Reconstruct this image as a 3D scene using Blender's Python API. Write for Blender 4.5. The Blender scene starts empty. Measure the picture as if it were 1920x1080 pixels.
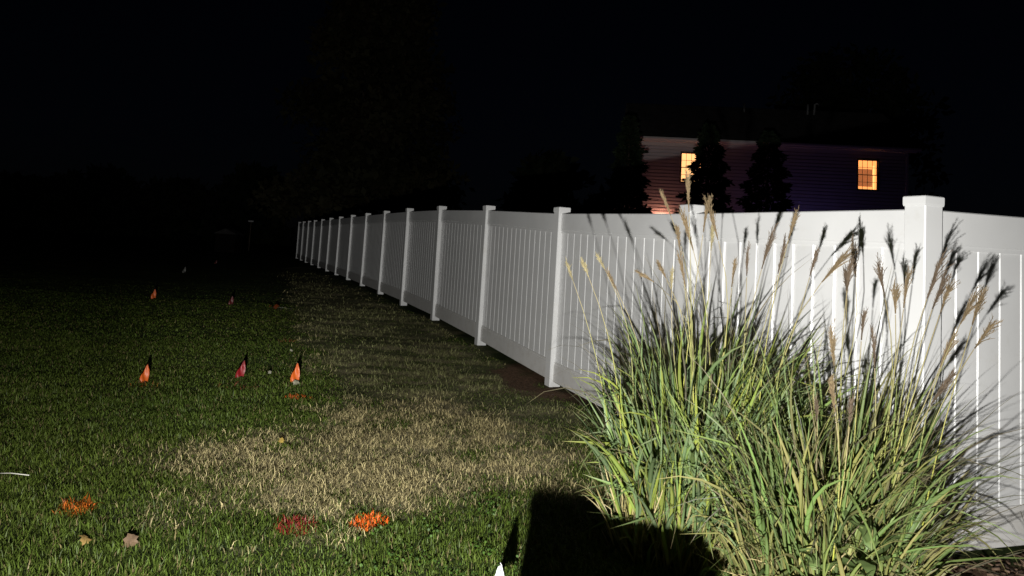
import bpy, bmesh, math, random
import numpy as np
from mathutils import Vector, Matrix

random.seed(7)
RNG = np.random.default_rng(11)
S = bpy.context.scene
COL = S.collection

# ------------------------------------------------------------------ camera
F_PX, PX0, PY0 = 1360.0, 960.0, 360.0          # focal length and principal point in photo pixels (photo is a lower crop)
PITCH, ROLL = math.radians(4.75), math.radians(3.4)
CAM_Z = 1.45
_up = np.array([math.sin(ROLL) * math.cos(PITCH), -math.cos(ROLL) * math.cos(PITCH), math.sin(PITCH)])
_fw = np.array([0, 0, 1.0]) - _up * _up[2]
_fw /= np.linalg.norm(_fw)
_rt = np.cross(_fw, _up)
R_WC = np.stack([_rt, _fw, _up])               # rows: world axes in camera coordinates (x right, y down, z forward)
cam_d = bpy.data.cameras.new('camera')
cam = bpy.data.objects.new('camera', cam_d)
COL.objects.link(cam)
cam_d.sensor_width = 36.0
cam_d.lens = F_PX / 1920 * 36.0
cam_d.shift_y = (PY0 - 540.0) / 1920.0
cam_d.clip_start = 0.05
cam_d.clip_end = 2000.0
m3 = Matrix([[R_WC[i][0], -R_WC[i][1], -R_WC[i][2]] for i in range(3)])
cam.matrix_world = Matrix.Translation((0, 0, CAM_Z)) @ m3.to_4x4()
S.camera = cam

# ------------------------------------------------------------------ sky
W = bpy.data.worlds.new('World')
S.world = W
W.use_nodes = True
wn = W.node_tree.nodes
sky = wn.new('ShaderNodeTexSky')
sky.sky_type = 'NISHITA'
sky.sun_disc = False
sky.sun_elevation = math.radians(22.0)
sky.sun_rotation = math.radians(200)
_mx = wn.new('ShaderNodeMixRGB')
_mx.blend_type = 'MULTIPLY'
_mx.inputs[0].default_value = 1.0
_mx.inputs[2].default_value = (.75, .78, 1.25, 1)
W.node_tree.links.new(sky.outputs[0], _mx.inputs[1])
W.node_tree.links.new(_mx.outputs[0], wn['Background'].inputs[0])
wn['Background'].inputs[1].default_value = 0.00018

# ------------------------------------------------------------------ the lamp that lights the yard (headlight height, just below and left of the camera)
LAMP = Vector((-0.17, 0.05, 0.86))
# one reflector lamp, two overlapping cones: an even wide spill and a narrow far-reaching middle
for _nm, _pw, _size, _azd in (('headlight_core', 1450.0, 24, -16.5), ('headlight_spill', 1860.0, 120, -0.5)):
    _az, _el = math.radians(_azd), math.radians(0.3)
    ld = bpy.data.lights.new(_nm, 'SPOT')
    ld.energy = _pw
    ld.color = (1.0, 0.985, 0.95)
    ld.shadow_soft_size = 0.02
    ld.spot_size = math.radians(_size)
    ld.spot_blend = 1.0
    lo = bpy.data.objects.new(_nm, ld)
    COL.objects.link(lo)
    lo.location = LAMP
    lo.rotation_euler = Vector((math.sin(_az) * math.cos(_el), math.cos(_az) * math.cos(_el), math.sin(_el))).to_track_quat('-Z', 'Y').to_euler()

S.view_settings.view_transform = 'Standard'
S.view_settings.look = 'None'
S.view_settings.exposure = 0.0
S.view_settings.gamma = 1.0
S.view_settings.use_curve_mapping = False
S.render.engine = 'CYCLES'
S.cycles.max_bounces = 6
S.cycles.transparent_max_bounces = 8

# ------------------------------------------------------------------ measuring helpers
_gy = np.array([-400, 0, 3.0, 5.0, 7.6, 9.8, 12.0, 14.2, 16.5, 19.0, 22, 26, 31, 37, 60, 120, 900])
_gz = np.array([-0.02, -0.02, 0.0, 0.04, 0.10, 0.19, 0.265, 0.31, 0.345, 0.375, 0.40, 0.42, 0.45, 0.50, 0.7, 1.0, 1.0])


def gz(y):
    return np.interp(y, _gy, _gz)


def ray(px, py):
    c = np.array([(px - PX0) / F_PX, (py - PY0) / F_PX, 1.0])
    return R_WC @ c


def at(px, py, Y):
    """world point seen at photo pixel (px, py), Y metres ahead"""
    r = ray(px, py)
    return Vector((r[0] / r[1] * Y, Y, CAM_Z + r[2] / r[1] * Y))


def ground_at(px, py):
    r = ray(px, py)
    lo_, hi_ = 0.5, 200.0
    for _ in range(50):
        m = 0.5 * (lo_ + hi_)
        if CAM_Z + r[2] / r[1] * m > gz(m):
            lo_ = m
        else:
            hi_ = m
    return Vector((r[0] / r[1] * lo_, lo_, float(gz(lo_))))


def in_poly(x, y, poly):
    inside = np.zeros(x.shape, bool)
    n = len(poly)
    for i in range(n):
        x1, y1 = poly[i]
        x2, y2 = poly[(i + 1) % n]
        c = ((y1 > y) != (y2 > y))
        with np.errstate(divide='ignore', invalid='ignore'):
            xi = (x2 - x1) * (y - y1) / (y2 - y1 + 1e-12) + x1
        inside ^= c & (x < xi)
    return inside


_NT = np.random.default_rng(5).random((256, 256))


def vnoise(x, y, s):
    x = np.asarray(x) / s + 91.3
    y = np.asarray(y) / s + 37.7
    xi, yi = np.floor(x).astype(int), np.floor(y).astype(int)
    fx, fy = x - xi, y - yi
    fx, fy = fx * fx * (3 - 2 * fx), fy * fy * (3 - 2 * fy)
    a, b = _NT[xi % 256, yi % 256], _NT[(xi + 1) % 256, yi % 256]
    c, d = _NT[xi % 256, (yi + 1) % 256], _NT[(xi + 1) % 256, (yi + 1) % 256]
    return (a * (1 - fx) + b * fx) * (1 - fy) + (c * (1 - fx) + d * fx) * fy


# ------------------------------------------------------------------ object helpers
def tag(o, label=None, cat=None, group=None, kind=None):
    if label: o['label'] = label
    if cat: o['category'] = cat
    if group: o['group'] = group
    if kind: o['kind'] = kind
    return o


def thing(name, label, cat, loc=(0, 0, 0), rz=0.0, group=None):
    o = bpy.data.objects.new(name, None)
    o.empty_display_size = 0.2
    COL.objects.link(o)
    o.location = loc
    o.rotation_euler = (0, 0, rz)
    return tag(o, label, cat, group)


def link(name, me, parent=None, mat=None):
    if mat and not me.materials:
        me.materials.append(mat)
    o = bpy.data.objects.new(name, me)
    COL.objects.link(o)
    if parent: o.parent = parent
    return o


def bm_obj(name, bm, mat, parent=None, smooth=False):
    me = bpy.data.meshes.new(name)
    bm.normal_update()
    bm.to_mesh(me)
    bm.free()
    if smooth:
        me.polygons.foreach_set('use_smooth', [True] * len(me.polygons))
    return link(name, me, parent, mat)


def np_mesh(name, V, Fq, colors=None, smooth=False):
    """fast mesh from arrays; Fq is an (n,4) or (n,3) index array or a list of such; colors per vertex"""
    me = bpy.data.meshes.new(name)
    if not isinstance(Fq, list): Fq = [Fq]
    me.vertices.add(len(V))
    me.vertices.foreach_set('co', np.asarray(V, np.float32).ravel())
    idx = np.concatenate([f.ravel() for f in Fq]).astype(np.int32)
    tot = np.concatenate([np.full(len(f), f.shape[1]) for f in Fq]).astype(np.int32)
    me.loops.add(len(idx))
    me.loops.foreach_set('vertex_index', idx)
    me.polygons.add(len(tot))
    me.polygons.foreach_set('loop_start', np.concatenate([[0], np.cumsum(tot)[:-1]]).astype(np.int32))
    me.polygons.foreach_set('loop_total', tot)
    if smooth: me.polygons.foreach_set('use_smooth', np.ones(len(tot), bool))
    me.update(calc_edges=True)
    if colors is not None:
        a = me.color_attributes.new('tint', 'FLOAT_COLOR', 'POINT')
        c = np.ones((len(V), 4), np.float32)
        c[:, :3] = colors
        a.data.foreach_set('color', c.ravel())
    return me


def box(bm, x0, x1, y0, y1, z0, z1):
    vs = [bm.verts.new(p) for p in ((x0, y0, z0), (x1, y0, z0), (x1, y1, z0), (x0, y1, z0), (x0, y0, z1), (x1, y0, z1), (x1, y1, z1), (x0, y1, z1))]
    for f in ((0, 3, 2, 1), (4, 5, 6, 7), (0, 1, 5, 4), (1, 2, 6, 5), (2, 3, 7, 6), (3, 0, 4, 7)):
        bm.faces.new([vs[i] for i in f])
    return vs


def prism(bm, prof, p0, p1, ax_u, ax_v):
    """extrude a closed 2-D profile from p0 to p1"""
    a, b = [], []
    for u, v in prof:
        d = ax_u * u + ax_v * v
        a.append(bm.verts.new(p0 + d))
        b.append(bm.verts.new(p1 + d))
    n = len(prof)
    for i in range(n):
        j = (i + 1) % n
        bm.faces.new((a[i], a[j], b[j], b[i]))
    bm.faces.new(a[::-1])
    bm.faces.new(b)
    bmesh.ops.recalc_face_normals(bm, faces=bm.faces)


def tube(bm, pts, r, n=6, r1=None):
    rings = []
    r1 = r if r1 is None else r1
    for i, p in enumerate(pts):
        p = Vector(p)
        t = (Vector(pts[min(i + 1, len(pts) - 1)]) - Vector(pts[max(i - 1, 0)])).normalized()
        u = t.orthogonal().normalized()
        v = t.cross(u)
        rr = r + (r1 - r) * i / (len(pts) - 1)
        rings.append([bm.verts.new(p + (u * math.cos(k * 2 * math.pi / n) + v * math.sin(k * 2 * math.pi / n)) * rr) for k in range(n)])
    for a, b in zip(rings, rings[1:]):
        for k in range(n):
            bm.faces.new((a[k], a[(k + 1) % n], b[(k + 1) % n], b[k]))
    bm.faces.new(rings[0][::-1])
    bm.faces.new(rings[-1])


# ------------------------------------------------------------------ materials
def mat(name, col, rough=0.6, var=0.0, scale=8.0, bump=0.0, bscale=40.0, spec=0.4, emit=None, estr=0.0, metal=0.0, stretch=None):
    m = bpy.data.materials.new(name)
    m.use_nodes = True
    nt = m.node_tree
    b = nt.nodes['Principled BSDF']
    b.inputs['Base Color'].default_value = (*col, 1)
    b.inputs['Roughness'].default_value = rough
    b.inputs['Specular IOR Level'].default_value = spec
    b.inputs['Metallic'].default_value = metal
    tc = nt.nodes.new('ShaderNodeTexCoord')
    vec = tc.outputs['Object']
    if stretch:
        mp = nt.nodes.new('ShaderNodeMapping')
        mp.inputs['Scale'].default_value = stretch
        nt.links.new(vec, mp.inputs['Vector'])
        vec = mp.outputs[0]
    if var > 0:
        n = nt.nodes.new('ShaderNodeTexNoise')
        n.inputs['Scale'].default_value = scale
        n.inputs['Detail'].default_value = 6
        nt.links.new(vec, n.inputs['Vector'])
        r = nt.nodes.new('ShaderNodeValToRGB')
        r.color_ramp.elements[0].position = 0.3
        r.color_ramp.elements[1].position = 0.7
        r.color_ramp.elements[0].color = (*[c * (1 - var) for c in col], 1)
        r.color_ramp.elements[1].color = (*[min(1, c * (1 + var * 0.7)) for c in col], 1)
        nt.links.new(n.outputs['Fac'], r.inputs[0])
        nt.links.new(r.outputs[0], b.inputs['Base Color'])
    if bump > 0:
        n2 = nt.nodes.new('ShaderNodeTexNoise')
        n2.inputs['Scale'].default_value = bscale
        n2.inputs['Detail'].default_value = 8
        nt.links.new(vec, n2.inputs['Vector'])
        bp = nt.nodes.new('ShaderNodeBump')
        bp.inputs['Strength'].default_value = bump
        bp.inputs['Distance'].default_value = 0.01
        nt.links.new(n2.outputs['Fac'], bp.inputs['Height'])
        nt.links.new(bp.outputs[0], b.inputs['Normal'])
    if emit:
        b.inputs['Emission Color'].default_value = (*emit, 1)
        b.inputs['Emission Strength'].default_value = estr
    return m


def leaf_mat(name, rough=0.5, spec=0.35, trans=0.25, gain=1.0):
    """leaf material: own colour from the 'tint' attribute, a little light through the blade"""
    m = bpy.data.materials.new(name)
    m.use_nodes = True
    nt = m.node_tree
    b = nt.nodes['Principled BSDF']
    a = nt.nodes.new('ShaderNodeAttribute')
    a.attribute_name = 'tint'
    b.inputs['Roughness'].default_value = rough
    b.inputs['Specular IOR Level'].default_value = spec
    col = a.outputs['Color']
    nt.links.new(col, b.inputs['Base Color'])
    if trans > 0:
        t = nt.nodes.new('ShaderNodeBsdfTranslucent')
        nt.links.new(col, t.inputs['Color'])
        mx = nt.nodes.new('ShaderNodeMixShader')
        mx.inputs[0].default_value = trans
        nt.links.new(b.outputs[0], mx.inputs[1])
        nt.links.new(t.outputs[0], mx.inputs[2])
        nt.links.new(mx.outputs[0], nt.nodes['Material Output'].inputs['Surface'])
    return m


M_VINYL = mat('white_vinyl', (0.68, 0.68, 0.675), 0.36, 0.05, 3.0, 0.05, 160.0, 0.8)
# rain-splashed dirt low on the vinyl and faint scuffs: mixed on world height
def dirty_vinyl(m):
    nt = m.node_tree
    b = nt.nodes['Principled BSDF']
    src = b.inputs['Base Color'].links[0].from_socket
    g = nt.nodes.new('ShaderNodeNewGeometry')
    n = nt.nodes.new('ShaderNodeTexNoise')
    n.inputs['Scale'].default_value = 5.0
    n.inputs['Detail'].default_value = 9
    n.inputs['Roughness'].default_value = 0.7
    nt.links.new(g.outputs['Position'], n.inputs['Vector'])
    r = nt.nodes.new('ShaderNodeValToRGB')
    r.color_ramp.elements[0].position = 0.56
    r.color_ramp.elements[0].color = (0, 0, 0, 1)
    r.color_ramp.elements[1].position = 0.78
    r.color_ramp.elements[1].color = (0.5, 0.5, 0.5, 1)
    nt.links.new(n.outputs['Fac'], r.inputs[0])
    mx = nt.nodes.new('ShaderNodeMixRGB')
    mx.inputs[2].default_value = (0.55, 0.53, 0.48, 1)
    nt.links.new(r.outputs[0], mx.inputs[0])
    nt.links.new(src, mx.inputs[1])
    nt.links.new(mx.outputs[0], b.inputs['Base Color'])
dirty_vinyl(M_VINYL)
M_SPLASH = mat('mud_splashed_vinyl', (0.64, 0.63, 0.61), 0.45, 0.05, 3.0, 0.05, 160.0, 0.6)
dirty_vinyl(M_SPLASH)
for _n in M_SPLASH.node_tree.nodes:
    if _n.type == 'VALTORGB' and abs(_n.color_ramp.elements[1].position - .78) < 1e-4:
        _n.color_ramp.elements[0].position = .46; _n.color_ramp.elements[1].position = .74; _n.color_ramp.elements[1].color = (.32, .32, .32, 1)
    if _n.type == 'MIX_RGB': _n.inputs[2].default_value = (.36, .31, .24, 1)
    if _n.type == 'TEX_NOISE' and abs(_n.inputs['Scale'].default_value - 5) < 1e-4: _n.inputs['Scale'].default_value = 11
M_WIRE = mat('steel_wire', (0.35, 0.34, 0.33), 0.4, metal=0.8)
M_LEAF = leaf_mat('grass_leaf', 0.45, 0.28, 0.22)
M_LAWN = leaf_mat('lawn_blade', 0.55, 0.3, 0.25)
M_PLUME = leaf_mat('plume', 0.8, 0.1, 0.3)
M_PAINT = leaf_mat('marking_paint', 0.5, 0.3, 0.1)
M_CONIFER = leaf_mat('conifer_needles', 0.7, 0.2, 0.1)
M_BARK = mat('bark', (0.10, 0.075, 0.055), 0.9, 0.4, 6.0, 0.6, 12.0)

# ------------------------------------------------------------------ lawn condition (dead, bare, lush), laid out in metres on the ground
def gpoly(pts):
    return [tuple(ground_at(*p)[:2]) for p in pts]


P_DEAD = gpoly([(275, 872), (330, 838), (470, 832), (560, 818), (640, 770), (730, 752), (880, 752), (1010, 800), (1110, 860), (1140, 935), (1060, 935), (940, 905), (860, 930), (800, 945), (700, 950), (640, 1000), (560, 1010), (500, 965), (380, 948), (290, 945), (290, 925), (400, 915), (415, 890), (330, 890)])
P_THIN = gpoly([(530, 505), (560, 500), (700, 560), (830, 610), (1000, 720), (1080, 780), (1110, 870), (1000, 850), (800, 760), (640, 770), (600, 700), (560, 600)])
P_SOIL = gpoly([(930, 690), (985, 680), (1050, 722), (1130, 760), (1090, 760), (1040, 748), (960, 735)])
P_SOIL2 = gpoly([(1600, 1100), (1700, 1066), (1800, 1060), (2100, 1040), (2300, 1200), (1650, 1250)])


def soft(poly, x, y, w=0.09):
    """share of five jittered samples that fall in the polygon: a ragged edge"""
    s = np.zeros(x.shape)
    for i, (a, b) in enumerate(((0, 0), (1, 0), (-1, 0), (0, 1), (0, -1), (.7, .7), (-.7, .7), (.7, -.7), (-.7, -.7))):
        nx = (vnoise(x, y, 0.16) - .5) * 0.36 + (vnoise(x + 9, y, 0.5) - .5) * 0.4
        ny = (vnoise(x, y + 7, 0.16) - .5) * 0.36 + (vnoise(x, y + 19, 0.5) - .5) * 0.4
        s += in_poly(x + a * w + nx, y + b * w * 1.6 + ny, poly)
    return s / 9.0


def lawn_state(x, y):
    d = soft(P_DEAD, x, y, .17)
    patches = np.clip((vnoise(x + 3, y, 0.33) - 0.72) * 6, 0, 1)         # green islands in the straw
    d = d * (1 - 0.55 * patches)
    t = soft(P_THIN, x, y, 0.15)
    streak = np.clip((vnoise(x * 0.6, y * 1.8, 0.35) * .6 + vnoise(x, y * 2.0, 0.12) * .4 - 0.42) * 4, 0, 1)
    d = np.maximum(d, t * (0.25 + 0.6 * streak))
    bare = np.maximum(soft(P_SOIL, x, y), soft(P_SOIL2, x, y, 0.02))
    return d, t, bare


def micro(x, y):
    return (vnoise(x, y, 0.9) - .5) * 0.03 + (vnoise(x, y, 0.22) - .5) * 0.018


def ground_z(x, y):
    near = np.clip((22 - np.abs(np.asarray(y, float))) / 8, 0, 1)
    return gz(y) + micro(np.asarray(x), np.asarray(y)) * near


# ground sheet
gx = np.unique(np.round(np.concatenate([np.arange(-9, 5.01, 0.07), -9 - np.geomspace(0.1, 600, 40), 5 + np.geomspace(0.1, 600, 40)]), 3))
gyv = np.unique(np.round(np.concatenate([np.arange(1.2, 16.01, 0.07), 16 + np.geomspace(0.1, 900, 50), 1.2 - np.geomspace(0.1, 300, 25)]), 3))
XX, YY = np.meshgrid(gx, gyv)
d_, t_, b_ = lawn_state(XX.ravel(), YY.ravel())
ZZ = ground_z(XX.ravel(), YY.ravel())
nx_, ny_ = len(gx), len(gyv)
I = np.arange(nx_ * ny_).reshape(ny_, nx_)
quads = np.stack([I[:-1, :-1].ravel(), I[:-1, 1:].ravel(), I[1:, 1:].ravel(), I[1:, :-1].ravel()], 1)
me = np_mesh('lawn', np.stack([XX.ravel(), YY.ravel(), ZZ], 1), quads, np.stack([d_, t_, b_], 1), smooth=True)


def ground_mat():
    m = bpy.data.materials.new('lawn_ground')
    m.use_nodes = True
    nt = m.node_tree
    L = nt.links.new
    b = nt.nodes['Principled BSDF']
    b.inputs['Roughness'].default_value = 0.95
    b.inputs['Specular IOR Level'].default_value = 0.1
    a = nt.nodes.new('ShaderNodeAttribute'); a.attribute_name = 'tint'
    sp = nt.nodes.new('ShaderNodeSeparateColor'); L(a.outputs['Color'], sp.inputs[0])
    tc = nt.nodes.new('ShaderNodeTexCoord')

    def noise(scale, det=8, rough=0.65):
        n = nt.nodes.new('ShaderNodeTexNoise')
        n.inputs['Scale'].default_value = scale; n.inputs['Detail'].default_value = det; n.inputs['Roughness'].default_value = rough
        L(tc.outputs['Object'], n.inputs['Vector'])
        return n.outputs['Fac']

    def ramp(fac, c0, c1, p0=.3, p1=.7):
        r = nt.nodes.new('ShaderNodeValToRGB')
        r.color_ramp.elements[0].position = p0; r.color_ramp.elements[1].position = p1
        r.color_ramp.elements[0].color = (*c0, 1); r.color_ramp.elements[1].color = (*c1, 1)
        L(fac, r.inputs[0]); return r.outputs[0]

    def mix(f, c1, c2):
        x = nt.nodes.new('ShaderNodeMixRGB'); L(f, x.inputs[0]); L(c1, x.inputs[1]); L(c2, x.inputs[2]); return x.outputs[0]
    green = ramp(noise(22), (.018, .028, .009), (.05, .07, .02))
    straw = ramp(noise(45), (.08, .07, .035), (.52, .45, .27))
    soil = ramp(noise(30), (.06, .036, .022), (.19, .115, .07))
    c = mix(sp.outputs[0], green, straw)
    c = mix(sp.outputs[2], c, soil)
    L(c, b.inputs['Base Color'])
    bp = nt.nodes.new('ShaderNodeBump'); bp.inputs['Strength'].default_value = 0.9; bp.inputs['Distance'].default_value = 0.03
    L(noise(60), bp.inputs['Height']); L(bp.outputs[0], b.inputs['Normal'])
    return m


tag(link('lawn', me, None, ground_mat()), 'dark mown lawn sheet running to the horizon', kind='structure')


# ------------------------------------------------------------------ lawn blades
def blades(x, y, h, w, lean, col, tipcol, az=None, z=None):
    """curved blades: 5 verts each (two at foot, two mid, one tip)"""
    n = len(x)
    z = ground_z(x, y) - 0.004 if z is None else z
    az = RNG.uniform(0, 2 * math.pi, n) if az is None else az
    tw = az + RNG.uniform(-1.0, 1.0, n) + math.pi / 2
    dx, dy = np.cos(az), np.sin(az)
    wx, wy = np.cos(tw) * w / 2, np.sin(tw) * w / 2
    hm, om = h * 0.55 * np.cos(lean * .5), h * 0.55 * np.sin(lean * .5)
    ht = hm + h * .45 * np.cos(lean * 1.35)
    ot = om + h * .45 * np.sin(lean * 1.35)
    V = np.zeros((n, 5, 3))
    V[:, 0] = np.stack([x - wx, y - wy, z], 1)
    V[:, 1] = np.stack([x + wx, y + wy, z], 1)
    V[:, 2] = np.stack([x + dx * om - wx * .85, y + dy * om - wy * .85, z + hm], 1)
    V[:, 3] = np.stack([x + dx * om + wx * .85, y + dy * om + wy * .85, z + hm], 1)
    V[:, 4] = np.stack([x + dx * ot, y + dy * ot, z + ht], 1)
    C = np.zeros((n, 5, 3))
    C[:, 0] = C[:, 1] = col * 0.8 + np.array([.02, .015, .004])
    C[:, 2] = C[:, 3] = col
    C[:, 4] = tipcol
    b = np.arange(n)[:, None] * 5
    return V.reshape(-1, 3), [b + np.array([0, 1, 3, 2]), b + np.array([2, 3, 4])], C.reshape(-1, 3)


# fence line, used to keep blades off the far side
FE0 = np.array([2.0, 3.55]); FD = np.array([-0.3545, 0.935])


def lawn_points(y0, y1, dens):
    xl, xr = -0.80 * y1 - 0.3, 2.4
    n = int((xr - xl) * (y1 - y0) * dens)
    x, y = RNG.uniform(xl, xr, n), RNG.uniform(y0, y1, n)
    k = (x > -0.74 * y - 0.35) & (x < 0.80 * y + .4)
    side = (x - FE0[0]) * FD[1] - (y - FE0[1]) * FD[0]
    k &= (side < -0.03) | (y < 3.6)
    k &= ~((x > 1.2) & (y > 3.55 + (x - 2) * .3))
    return x[k], y[k]


gV, gF3, gF4, gC = [], [], [], []
sV, sF3, sF4, sC = [], [], [], []


def add(store, V, F, C):
    v, f4, f3, c = store
    o = sum(len(a) for a in v)
    v.append(V); f4.append(F[0] + o); f3.append(F[1] + o); c.append(C)


G = (gV, gF4, gF3, gC)
ST = (sV, sF4, sF3, sC)
for y0, y1, dens, wk in ((2.6, 4.4, 9500, 1.0), (4.4, 6.2, 7500, 1.15), (6.2, 9.0, 4200, 1.5), (9.0, 13.0, 1900, 2.2), (13.0, 17.0, 600, 3.0), (17.0, 23.0, 260, 3.6)):
    x, y = lawn_points(y0, y1, dens)
    d, t, b = lawn_state(x, y)
    r = RNG.random(len(x))
    dead = r < d * np.clip(.38 + .74 * vnoise(x + 11, y + 4, .22), 0, .97)
    hollow = np.clip((vnoise(x, y, .055) * .55 + vnoise(x + 5, y, .13) * .45 - .50) * 5, 0, 1)      # small worn hollows between the tufts
    keep = RNG.random(len(x)) > np.clip(b * 0.97 + np.where(dead, 0.06 + .6 * hollow, .25 * hollow) + t * (1 - d) * 0.35, 0, 1)
    clump = vnoise(x, y, 0.14) * .6 + vnoise(x, y, 0.45) * .4
    g = keep & ~dead
    n = g.sum()
    far = np.clip((y[g] - 5.5) / 11.0, 0, 1)
    h = (0.022 + 0.050 * clump[g] ** 1.3) * RNG.uniform(.6, 1.35, n) * (1 - 0.45 * t[g]) * (1 - .35 * d[g]) * (1 - .8 * far)
    w = RNG.uniform(.0026, .0052, n) * wk
    lean = RNG.uniform(.2, 1.75, n) + .3 * d[g] + .5 * far
    k = RNG.random((n, 1))
    hue = np.clip(vnoise(x[g], y[g], 1.1)[:, None] * .7 + RNG.random((n, 1)) * .3, 0, 1)
    col = (np.array([.054, .098, .013]) * (1 - hue) + np.array([.108, .152, .022]) * hue) * (.45 + .95 * k)
    dry = (RNG.random((n, 1)) < .07)
    col = np.where(dry, np.array([.22, .18, .08]) * (.6 + .6 * k), col)
    yellow = np.array([.03, .03, .008]) * RNG.random((n, 1))
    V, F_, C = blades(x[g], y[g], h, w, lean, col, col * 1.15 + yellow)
    add(G, V, F_, C)
    s = keep & dead
    n = s.sum()
    h = RNG.uniform(.03, .08, n)
    w = RNG.uniform(.0018, .0034, n) * wk
    lean = RNG.uniform(.6, 1.95, n)
    k = RNG.random((n, 1))
    th = t[s][:, None] * (1 - soft(P_DEAD, x[s], y[s])[:, None])
    straw = np.array([.74, .63, .32]) * (.25 + .95 * k)
    dull = np.array([.215, .25, .095]) * (.4 + .9 * k)
    col = straw * (1 - th * .8) + dull * th * .8
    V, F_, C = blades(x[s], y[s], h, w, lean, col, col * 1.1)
    add(ST, V, F_, C)
for nm, (v, f4, f3, c), lab in (('lawn_grass', G, 'short green mown grass blades covering the lawn'), ('dead_grass', ST, 'straw coloured dead grass in patches beside the fence')):
    me = np_mesh(nm, np.concatenate(v), [np.concatenate(f4), np.concatenate(f3)], np.concatenate(c))
    tag(link(nm, me, None, M_LAWN), lab, 'grass', kind='stuff')

# low round-leaved weeds among the grass
P_CLOVER = gpoly([(700, 1010), (840, 960), (930, 955), (1000, 985), (1000, 1090), (760, 1095), (640, 1060)])
n = 6500
x, y = RNG.uniform(-1.6, .5, n), RNG.uniform(3.1, 4.6, n)
k = (soft(P_CLOVER, x, y, .15) * np.clip((vnoise(x, y, .13) - .42) * 5, 0, 1)) > RNG.random(n)
x, y = x[k], y[k]
n = len(x)
z = ground_z(x, y) + RNG.uniform(.02, .05, n)
r_ = RNG.uniform(.0035, .0085, n)
nv = RNG.normal(0, .45, (n, 3)) + np.array([0, -.45, 1.0])
nv /= np.linalg.norm(nv, axis=1, keepdims=True)
u = np.cross(nv, RNG.normal(0, 1, (n, 3))); u /= np.linalg.norm(u, axis=1, keepdims=True)
v = np.cross(nv, u)
Pc = np.stack([x, y, z], 1)
ang = np.arange(6) * math.pi / 3
V = Pc[:, None] + (u[:, None] * np.cos(ang)[None, :, None] + v[:, None] * np.sin(ang)[None, :, None]) * r_[:, None, None] * np.array([1, .85, .9, 1, .8, .9])[None, :, None] + nv[:, None] * (np.array([0, .15, -.1, .1, .15, 0]) [None, :, None] * r_[:, None, None])
b_ = np.arange(n)[:, None] * 6
C = np.repeat(np.array([[.055, .11, .018]]) * RNG.uniform(.45, 1.3, (n, 1)), 6, 0)
me = np_mesh('clover', V.reshape(-1, 3), [b_ + np.array([0, 1, 2, 3]), b_ + np.array([0, 3, 4, 5])], C)
tag(link('clover', me, None, M_LAWN), 'low round-leaved weeds in the lawn beside the box shadow', 'clover', kind='stuff')

# ------------------------------------------------------------------ fences
POST, PITCHW, PK_T = 0.127, 0.153, 0.022
H_RAIL_TOP, RAIL_H, H_TOP = 1.785, 0.205, 1.86
GAP = 0.045
d1 = Vector((-0.3545, 0.935, 0)).normalized()
n1 = Vector((-d1.y, d1.x, 0))                      # towards the lawn
d2 = Vector((math.cos(math.radians(17.5)), math.sin(math.radians(17.5)), 0))
n2 = Vector((d2.y, -d2.x, 0))


def post_meshes():
    bm = bmesh.new()
    h = POST / 2
    r = 0.006
    prof = []
    for sx, sy in ((1, 1), (-1, 1), (-1, -1), (1, -1)):
        a, c = (sx * (h - r), sy * h), (sx * h, sy * (h - r))
        prof += [c, a] if sx * sy > 0 else [a, c]
    prism(bm, prof, Vector((0, 0, -0.35)), Vector((0, 0, H_TOP - 0.05)), Vector((1, 0, 0)), Vector((0, 1, 0)))
    me = bpy.data.meshes.new('post'); bm.to_mesh(me); bm.free(); me.materials.append(M_VINYL)
    bm = bmesh.new()
    hc = h + 0.004
    levels = [(h - 0.004, -0.062), (h + 0.002, -0.060), (hc, -0.048), (hc, -0.014), (hc - 0.004, -0.009), (0.004, 0.0)]
    rings = []
    for s, z in levels:
        rings.append([bm.verts.new((sx * s, sy * s, H_TOP + z)) for sx, sy in ((1, 1), (-1, 1), (-1, -1), (1, -1))])
    for a, b in zip(rings, rings[1:]):
        for k in range(4):
            bm.faces.new((a[k], a[(k + 1) % 4], b[(k + 1) % 4], b[k]))
    bm.faces.new(rings[-1]); bm.faces.new(rings[0][::-1])
    bmesh.ops.recalc_face_normals(bm, faces=bm.faces)
    mc = bpy.data.meshes.new('post_cap'); bm.to_mesh(mc); bm.free(); mc.materials.append(M_VINYL)
    return me, mc


ME_POST, ME_CAP = post_meshes()
bm = bmesh.new()
c_, dpt = 0.0058, 0.0062
hw = PITCHW / 2 - 0.0006
prof = [(-hw, -PK_T / 2), (-hw, PK_T / 2 - dpt), (-hw + c_, PK_T / 2), (hw - c_, PK_T / 2), (hw, PK_T / 2 - dpt), (hw, -PK_T / 2)]
PK_H = H_RAIL_TOP - RAIL_H - (GAP + RAIL_H) + 0.10
prism(bm, prof, Vector((0, 0, 0)), Vector((0, 0, PK_H)), Vector((1, 0, 0)), Vector((0, 1, 0)))
ME_PICKET = bpy.data.meshes.new('picket'); bm.to_mesh(ME_PICKET); bm.free(); ME_PICKET.materials.append(M_VINYL)


def rail_profile(top):
    """vertical section of a rail: (out from fence middle, up); a stepped lip faces the pickets"""
    t = 0.026
    H = RAIL_H
    if top:
        return [(-t, 0), (t - .006, 0), (t - .006, .024), (t, .030), (t, H - .006), (t - .006, H), (-t, H)]
    return [(-t, 0), (t - .004, 0), (t, .004), (t, H - .03), (t - .006, H - .024), (t - .006, H), (-t, H)]


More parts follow.
